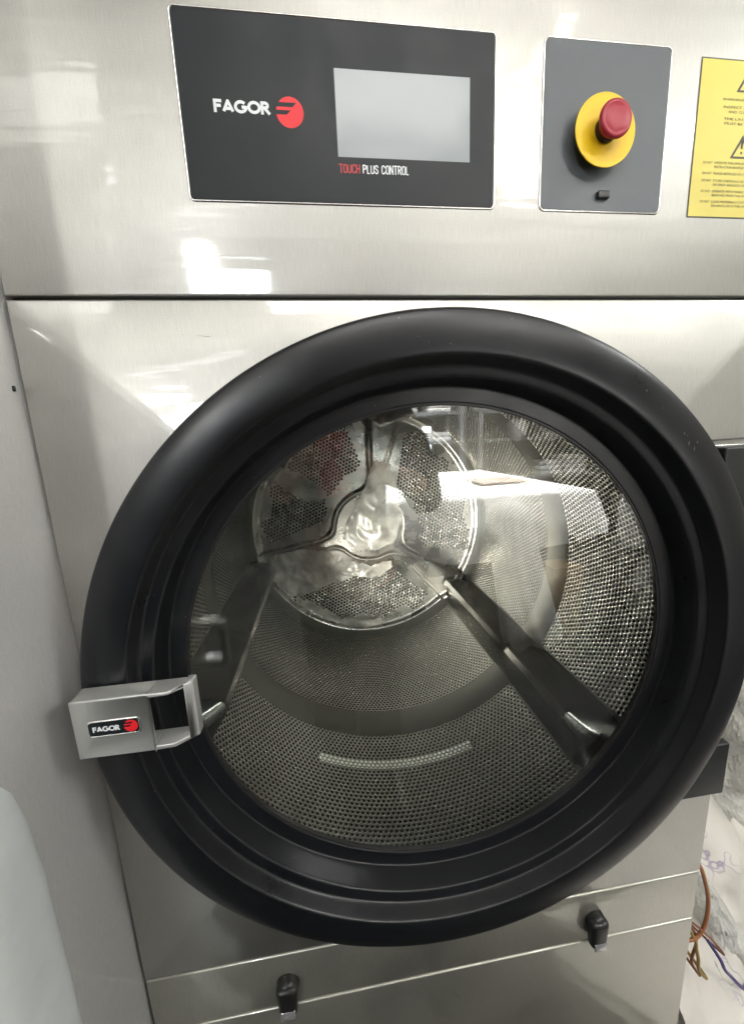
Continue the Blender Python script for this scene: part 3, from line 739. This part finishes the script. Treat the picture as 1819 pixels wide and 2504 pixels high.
# polished rolled edge along the pressing, one length between each pair of arms
for a in ARMS:
    pts = []
    for k in range(60):
        th_ = math.radians(a + 3.6 + 112.8 * k / 59); r_ = .335
        while r_ > .05 and sdf(r_ * math.cos(th_), r_ * math.sin(th_)) > -.004: r_ -= .0005
        if r_ < .333: pts.append((CX + r_ * math.cos(th_), .7200, CZ + r_ * math.sin(th_)))
    tube('pressed_rim', pts, .0026, M['bead'], dr, 8, 2)
def rib(a):
    t = math.radians(a); hw = math.radians(8.6)
    # cross-section in (angle offset, radius)
    sec = [(-hw, DR + .002), (-hw * .86, DR - .004), (-hw * .25, .307), (-hw * .12, .302), (hw * .12, .302), (hw * .25, .307), (hw * .86, DR - .004), (hw, DR + .002)]
    st = [(.064, 0.06), (.072, .25), (.104, .97), (.112, 1), (.30, 1), (.302, .992), (.308, .992), (.310, 1), (.60, 1), (.712, 1)]
    ls = []
    for y, k in st:
        ls.append([(CX + (DR + .002 - (DR + .002 - r) * k) * math.cos(t + o), y, CZ + (DR + .002 - (DR + .002 - r) * k) * math.sin(t + o)) for o, r in sec])
    r_ = loops('lifter', ls, M['lifter'], dr, True, True, 35)
    # screw hole in the right-hand flank
    o = hw * .55; rr = .3325
    c = Vector((CX + rr * math.cos(t + o), .292, CZ + rr * math.sin(t + o)))
    p1 = Vector((CX + .307 * math.cos(t + hw * .25), 0, CZ + .307 * math.sin(t + hw * .25))); p2 = Vector((CX + (DR - .004) * math.cos(t + hw * .86), 0, CZ + (DR - .004) * math.sin(t + hw * .86)))
    e1 = (p2 - p1).normalized(); nn = e1.cross(Vector((0, 1, 0))); 
    if nn.dot(Vector((math.cos(t), 0, math.sin(t)))) > 0: nn = -nn
    vs, fs = [], []
    for l, (rad, off) in enumerate(((.009, .0004), (.0075, .0012), (.0065, .0006))):
        for s in range(20):
            q = c + e1 * rad * math.cos(2 * PI * s / 20) + Vector((0, 1, 0)) * rad * math.sin(2 * PI * s / 20) + nn * off; vs.append(q)
    for l in range(2):
        for s in range(20): fs.append((l * 20 + s, l * 20 + (s + 1) % 20, l * 20 + 20 + (s + 1) % 20, l * 20 + 20 + s))
    fs.append(tuple(range(40, 60)))
    mesh('lifter_bolt', vs, fs, None, r_, smooth=True, mats=[M['rim'], M['hole']], fm=[0] * 40 + [1])
for a in ARMS: rib(a)

# crumpled protective film inside, over the hub and beside it
fm_ = bpy.data.materials.new('clear_film'); fm_.use_nodes = True; nt = fm_.node_tree; nt.nodes.clear()
out = nt.nodes.new('ShaderNodeOutputMaterial'); m1 = nt.nodes.new('ShaderNodeMixShader'); m2 = nt.nodes.new('ShaderNodeMixShader')
tr = nt.nodes.new('ShaderNodeBsdfTransparent'); df = nt.nodes.new('ShaderNodeBsdfDiffuse'); gg = nt.nodes.new('ShaderNodeBsdfGlossy')
df.inputs[0].default_value = (.80, .77, .70, 1); gg.inputs['Roughness'].default_value = .32
ns = nt.nodes.new('ShaderNodeTexNoise'); ns.inputs['Scale'].default_value = 22; ns.inputs['Detail'].default_value = 3
tc = nt.nodes.new('ShaderNodeTexCoord'); nt.links.new(tc.outputs['Object'], ns.inputs['Vector'])
mr = nt.nodes.new('ShaderNodeMapRange'); nt.links.new(ns.outputs['Fac'], mr.inputs[0]); mr.inputs[1].default_value = .35; mr.inputs[2].default_value = .65; mr.inputs[3].default_value = .25; mr.inputs[4].default_value = .85
nt.links.new(mr.outputs[0], m1.inputs[0]); nt.links.new(tr.outputs[0], m1.inputs[1]); nt.links.new(df.outputs[0], m1.inputs[2])
m2.inputs[0].default_value = .12; nt.links.new(m1.outputs[0], m2.inputs[1]); nt.links.new(gg.outputs[0], m2.inputs[2]); nt.links.new(m2.outputs[0], out.inputs[0])
M['film'] = fm_
def film(label, outline, y, amp, seed, scale=16):
    """crumpled sheet clipped to an outline (x,z relative to drum axis)"""
    def inside(p, poly):
        c = False; j = len(poly) - 1
        for i in range(len(poly)):
            if (poly[i][1] > p[1]) != (poly[j][1] > p[1]) and p[0] < (poly[j][0] - poly[i][0]) * (p[1] - poly[i][1]) / (poly[j][1] - poly[i][1]) + poly[i][0]: c = not c
            j = i
        return c
    xs = [p[0] for p in outline]; zs = [p[1] for p in outline]; st = .0035
    nx = int((max(xs) - min(xs)) / st) + 1; nz = int((max(zs) - min(zs)) / st) + 1; idx = {}; vs, fs = [], []
    for i in range(nx):
        for j in range(nz):
            x = min(xs) + i * st; z = min(zs) + j * st
            jit = .006 * noise.noise(Vector((x * 60, z * 60, seed)))
            if inside((x + jit, z + jit), outline):
                q = Vector((x * scale, z * scale, seed)); f = 0; a_ = 1
                for o_ in range(3): f += a_ * (1 - 2 * abs(noise.noise(q))); q = q * 1.9 + Vector((5, 3, 1)); a_ *= .5
                idx[i, j] = len(vs); vs.append((CX + x, y - amp * (.3 + .45 * f), CZ + z))
    for (i, j), a in idx.items():
        if (i + 1, j) in idx and (i, j + 1) in idx and (i + 1, j + 1) in idx: fs.append((a, idx[i + 1, j], idx[i + 1, j + 1], idx[i, j + 1]))
    o = mesh('protective_film', vs, fs, M['film'], smooth=True)
    tag(o, label, 'plastic film', 'peeling film inside the drum')
film('crumpled clear plastic film hanging over the hub of the drum', [(.02, .20), (.065, .19), (.085, .12), (.095, .02), (.07, -.05), (.01, -.07), (-.04, -.06), (-.085, -.025), (-.06, .04), (-.03, .09), (-.005, .15)], .712, .030, 2.3, 7)
film('pale film lobe stuck over the perforations left of the hub', [(-.30, .17), (-.25, .19), (-.20, .175), (-.13, .125), (-.115, .10), (-.14, .08), (-.19, .085), (-.23, .115), (-.27, .145)], .728, .008, 5.1, 9)
film('torn film strip along the lower left spider arm', [(-.29, -.06), (-.20, -.05), (-.12, -.06), (-.06, -.10), (.0, -.115), (.06, -.105), (.07, -.13), (.02, -.16), (-.05, -.15), (-.12, -.17), (-.22, -.20), (-.28, -.17), (-.31, -.12)], .716, .022, 8.7, 11)
film('torn film hanging below the perforations at the bottom of the back plate', [(-.23, -.20), (-.17, -.235), (-.10, -.285), (-.02, -.305), (.03, -.30), (.03, -.325), (-.03, -.333), (-.10, -.315), (-.17, -.275), (-.24, -.22)], .728, .012, 11.2, 9)

# ================================================================== RIGHT OF THE MACHINE
sheet_m = mat('crumpled_white_plastic_sheet', (0.72, 0.71, 0.66), 0.38, spec=.5); v = mapped(sheet_m)
L(sheet_m, bump(sheet_m, noise_tex(sheet_m, mapped(sheet_m, (1.6, 1, .7)), 13, 4, .6), 1.0, .05), B(sheet_m).inputs['Normal'])
L(sheet_m, mixcol(sheet_m, noise_tex(sheet_m, v, 5, 4), (0.50, 0.485, 0.44), (0.72, 0.71, 0.68)), B(sheet_m).inputs['Base Color'])
def sheet(name, label, cat, x0, x1, z0, z1, fy, m, nx=110, nz=130, amp=.05, seed=0, sc_=5):
    vs, fs = [], []
    for j in range(nz + 1):
        for i in range(nx + 1):
            x = x0 + (x1 - x0) * i / nx; z = z0 + (z1 - z0) * j / nz
            q = Vector((x * sc_, z * sc_ * .55, seed)); f = 0; a = 1
            for o_ in range(4): f += a * (noise.noise(q) if o_ != 1 else .8 - 1.6 * abs(noise.noise(q))); q = q * 1.95 + Vector((1.7, 9.2, 3.3)); a *= .5
            vs.append((x, fy(x, z) - amp * f, z))
    for j in range(nz):
        for i in range(nx): a = j * (nx + 1) + i; fs.append((a, a + 1, a + nx + 2, a + nx + 1))
    o = mesh(name, vs, fs, m, smooth=True); tag(o, label, cat); return o
sheet('plastic_sheet', 'crumpled translucent white plastic sheet piled right of the dryer', 'plastic sheet', .80, 1.9, Z0 + .004, -.30, lambda x, z: .20 + .18 * (z + 1.4) - .5 * math.exp(-(z + 1.4) * 7) + .03 * math.sin(x * 21 + 2 * z), sheet_m, amp=.16, seed=1, sc_=9)
print_m = mat('printed_bag', (0.7, 0.68, 0.66), 0.45); v = mapped(print_m)
cr = N(print_m, 'ShaderNodeTexVoronoi'); cr.feature = 'DISTANCE_TO_EDGE'; cr.inputs['Scale'].default_value = 11
wv = N(print_m, 'ShaderNodeTexNoise'); wv.inputs['Scale'].default_value = 9; wv.inputs['Detail'].default_value = 3; L(print_m, v, wv.inputs['Vector'])
ad = N(print_m, 'ShaderNodeVectorMath', operation='MULTIPLY_ADD'); L(print_m, wv.outputs['Color'], ad.inputs[0]); ad.inputs[1].default_value = (.4, .4, .4); L(print_m, v, ad.inputs[2]); L(print_m, ad.outputs[0], cr.inputs['Vector'])
L(print_m, mixcol(print_m, math_n(print_m, 'MULTIPLY', ramp(print_m, cr.outputs['Distance'], .005, .03, 1, 0), ramp(print_m, noise_tex(print_m, v, 5, 2), .53, .62, 0, 1)), (0.66, 0.63, 0.58), (0.34, 0.29, 0.40)), B(print_m).inputs['Base Color'])
sheet('printed_bag', 'white bag printed with purple and blue swirls on the floor', 'bag', .82, 1.75, Z0 + .004, -.92, lambda x, z: .14 + .20 * (z + 1.4) - .6 * math.exp(-(z + 1.4) * 6) + 2.2 * max(0, z + 1.08 + .06 * math.sin(x * 17)) ** 1.5, print_m, 110, 90, .05, 4, 7)
or_m = mat('orange_cable_sheath', (0.38, 0.15, 0.06), 0.5); br_m = mat('brown_cable_sheath', (0.22, 0.07, 0.03), 0.5); yb_m = mat('ochre_cable_sheath', (0.30, 0.20, 0.05), 0.5); bl_m = mat('blue_plastic', (0.07, 0.06, 0.20), 0.45)
tag(tube('power_cable', [(.775, .030, -.79), (.800, .030, -.800), (.824, .03, -.835), (.836, .03, -.866), (.847, .03, -.903), (.850, .03, -.942), (.844, .03, -.974), (.827, .03, -.987), (.80, .035, -.99)], .0030, or_m), 'orange cable looping out beside the lower right edge', 'cable')
tag(tube('power_cable', [(.775, .032, -.915), (.80, .031, -.930), (.825, .030, -.951), (.847, .029, -.974), (.868, .030, -.999), (.900, .034, -1.045), (.915, .10, -1.09)], .0019, br_m), 'thin dark red cable slanting down to the blue plastic strip', 'cable')
tag(tube('power_cable', [(.775, .033, -.930), (.812, .032, -.955), (.834, .030, -.990), (.839, .030, -1.010), (.846, .030, -1.035), (.850, .030, -1.060), (.872, .036, -1.09), (.89, .12, -1.12)], .0027, yb_m), 'short ochre cable hanging down beside the plinth', 'cable')
tag(tube('power_cable', [(.775, .036, -.955), (.822, .034, -.962), (.842, .034, -1.000), (.838, .034, -1.045), (.860, .036, -1.085), (.88, .10, -1.12)], .0022, br_m), 'dark red cable twisted behind the ochre one', 'cable')
tag(tube('plastic_strip', [(.885, .05, -1.035), (.893, .032, -1.052), (.900, .028, -1.070), (.916, .03, -1.092), (.950, .03, -1.133), (.99, .05, -1.17)], .0028, bl_m), 'blue plastic strip lying past the end of the dark red cable', 'strip')
tag(box('skirting_channel', (.90, .16, Z0 + .005), (1.6, .19, -1.30), M['frame_white'], None, .003), 'white channel strip lying on the floor beside the dryer', 'channel')
wire_m = mat('grey_wire', (.10, .09, .09), .5)
tag(tube('thin_wire', [(.700, -.002, -.154), (.753, -.002, -.1525), (.770, -.002, -.1535), (.785, -.002, -.159), (.79, -.002, -.162)], .0011, wire_m), 'thin grey wire curving above the upper door hinge', 'wire')
box('hinge_strip', (.66, -.004, -.1690), (.784, -.0004, -.1590), M['edge'], dry, .0008)

# ================================================================== PHOTOGRAPHER (stands behind the camera, mirrored in the glass)
skin_m = mat('skin', (0.50, 0.30, 0.21), 0.5); shirt_m = mat('dark_shirt', (0.022, 0.022, 0.025), 0.85); trouser_m = mat('black_trousers', (0.02, 0.02, 0.024), 0.8); hair_m = mat('dark_hair', (0.02, 0.014, 0.010), 0.6)
L(shirt_m, bump(shirt_m, noise_tex(shirt_m, mapped(shirt_m), 14, 3), .6, .02), B(shirt_m).inputs['Normal'])
def skin(name, V, E, m, parent, lvl=2):
    """V: list of (x,y,z,r); E: edges; vertex 0 is the root"""
    me = bpy.data.meshes.new(name); me.from_pydata([p[:3] for p in V], E, []); o = link(name, me, m, parent)
    sm = o.modifiers.new('skin', 'SKIN'); sm.use_smooth_shade = True
    if not me.skin_vertices: 
        bm = bmesh.new(); bm.from_mesh(me); bm.verts.layers.skin.verify(); bm.to_mesh(me); bm.free()
    for i, p in enumerate(V):
        s = me.skin_vertices[0].data[i]; s.radius = (p[3], p[3] if len(p) < 5 else p[4]); s.use_root = (i == 0)
    sb = o.modifiers.new('sub', 'SUBSURF'); sb.levels = lvl; sb.render_levels = lvl
    return o
PX, PY_ = .33, -.80
per = empty('person', 'person in a black shirt and black trousers photographing the dryer', 'person', loc=(0, 0, 0))
V = [(PX, PY_, -.50, .13, .10), (PX, PY_ + .01, -.33, .12, .09), (PX, PY_ + .01, -.17, .145, .10), (PX, PY_, -.06, .11, .085), (PX, PY_ + .005, .02, .055), (PX, PY_ + .03, .07, .060), (PX, PY_ + .035, .13, .078, .090), (PX, PY_ + .03, .19, .072, .085), (PX, PY_ + .02, .235, .04)]
E = [(i, i + 1) for i in range(8)]
for s in (-1, 1):
    b = len(V); hx = .287 + s * .062
    V += [(PX + s * .17, PY_, -.075, .062), (PX + s * .225, PY_ + .06, -.22, .048), (PX + s * .235, PY_ + .13, -.335, .040), (PX + s * .17, PY_ + .24, -.25, .036), (hx + s * .03, -.475, -.205, .024), (hx + s * .018, -.452, -.188, .028, .016)]
    E += [(3, b), (b, b + 1), (b + 1, b + 2), (b + 2, b + 3), (b + 3, b + 4), (b + 4, b + 5)]
    for k in range(4):                                              # four fingers round the back of the phone
        z = -.158 - k * .017; f = len(V); ln = (.9, 1.0, .95, .75)[k]
        V += [(hx + s * .012, -.438, z - .004, .0095), (hx - s * .004, -.424, z, .0085), (hx - s * .026 * ln, -.4235, z + .003, .0075), (hx - s * .042 * ln, -.4255, z + .004, .0062)]
        E += [(b + 5, f), (f, f + 1), (f + 1, f + 2), (f + 2, f + 3)]
    f = len(V)                                                      # thumb on the phone's screen side
    V += [(hx + s * .010, -.458, -.168, .011), (hx - s * .008, -.453, -.150, .010), (hx - s * .020, -.447, -.138, .0085)]
    E += [(b + 5, f), (f, f + 1), (f + 1, f + 2)]
    l = len(V)
    V += [(PX + s * .09, PY_, -.60, .095), (PX + s * .082, PY_ + .01, -.80, .075), (PX + s * .082, PY_ + .02, -.94, .060), (PX + s * .080, PY_, -1.12, .056), (PX + s * .082, PY_ - .02, -1.30, .042), (PX + s * .082, PY_ - .01, -1.345, .036), (PX + s * .12, PY_ + .06, -1.368, .022), (PX + s * .125, PY_ + .12, -1.372, .014)]
    E += [(0, l)] + [(l + i, l + i + 1) for i in range(7)]
body = skin('body', V, E, skin_m, per, 2)
S = [(PX, PY_, -.50, .150, .120), (PX, PY_ + .01, -.33, .138, .108), (PX, PY_ + .01, -.17, .160, .118), (PX, PY_, -.065, .125, .098), (PX, PY_ + .002, -.02, .065)]
SE = [(0, 1), (1, 2), (2, 3), (3, 4)]
for s in (-1, 1):
    b = len(S); S += [(PX + s * .17, PY_, -.075, .078), (PX + s * .225, PY_ + .06, -.22, .064), (PX + s * .235, PY_ + .13, -.335, .054), (PX + s * .17, PY_ + .24, -.25, .046)]; SE += [(3, b), (b, b + 1), (b + 1, b + 2), (b + 2, b + 3)]
skin('shirt', S, SE, shirt_m, per)
T = [(PX, PY_, -.52, .148, .118)]; TE = []
for s in (-1, 1):
    b = len(T); T += [(PX + s * .09, PY_, -.62, .110), (PX + s * .082, PY_ + .01, -.80, .092), (PX + s * .082, PY_ + .02, -.94, .090), (PX + s * .080, PY_, -1.12, .086), (PX + s * .082, PY_ - .015, -1.31, .080), (PX + s * .082, PY_ - .01, -1.355, .080)]; TE += [(0, b)] + [(b + i, b + i + 1) for i in range(5)]
    skin('shoe', [(PX + s * .082, PY_ - .045, -1.362, .050, .045), (PX + s * .115, PY_ + .04, -1.362, .050, .042), (PX + s * .12, PY_ + .11, -1.370, .050, .032), (PX + s * .125, PY_ + .185, -1.378, .040, .024)], [(0, 1), (1, 2), (2, 3)], M['blackp'], per, 1)
skin('trousers', T, TE, trouser_m, per)
skin('hair', [(PX, PY_ - .005, .17, .088, .085), (PX, PY_ + .005, .215, .080, .085), (PX, PY_ - .03, .11, .070, .05), (PX, PY_ - .035, .05, .05, .035)], [(0, 1), (0, 2), (2, 3)], hair_m, per)
skin('nose', [(PX, PY_ + .118, .135, .009), (PX, PY_ + .134, .112, .012)], [(0, 1)], skin_m, per, 1)
for s in (-1, 1):
    bm = bmesh.new(); bmesh.ops.create_uvsphere(bm, u_segments=12, v_segments=8, radius=.012)
    for q in bm.verts: q.co = Vector((PX + s * .032 + q.co.x, PY_ + .108 + q.co.y * .6, .138 + q.co.z * .7))
    finish(bm, 'eye', M['white'], per, smooth=180)
    skin('ear', [(PX + s * .078, PY_ + .03, .145, .008), (PX + s * .086, PY_ + .025, .12, .013), (PX + s * .080, PY_ + .03, .095, .007)], [(0, 1), (1, 2)], skin_m, per, 1)
skin('mouth', [(PX - .02, PY_ + .112, .083, .004), (PX, PY_ + .119, .082, .006), (PX + .02, PY_ + .112, .083, .004)], [(0, 1), (1, 2)], mat('lips', (.35, .12, .10), .5), per, 1)
ph = box('phone', (.2505, -.4420, -.262), (.3235, -.4335, -.115), mat('red_phone_case', (.45, .03, .04), .4), None, .0035, 4); tag(ph, 'phone in a red case held upright in both hands in front of the dryer', 'phone')
sc_ = box('phone_screen', (.2530, -.4428, -.259), (.3210, -.4421, -.118), emis('lit_phone_screen', (.8, .8, .75), .5), ph)
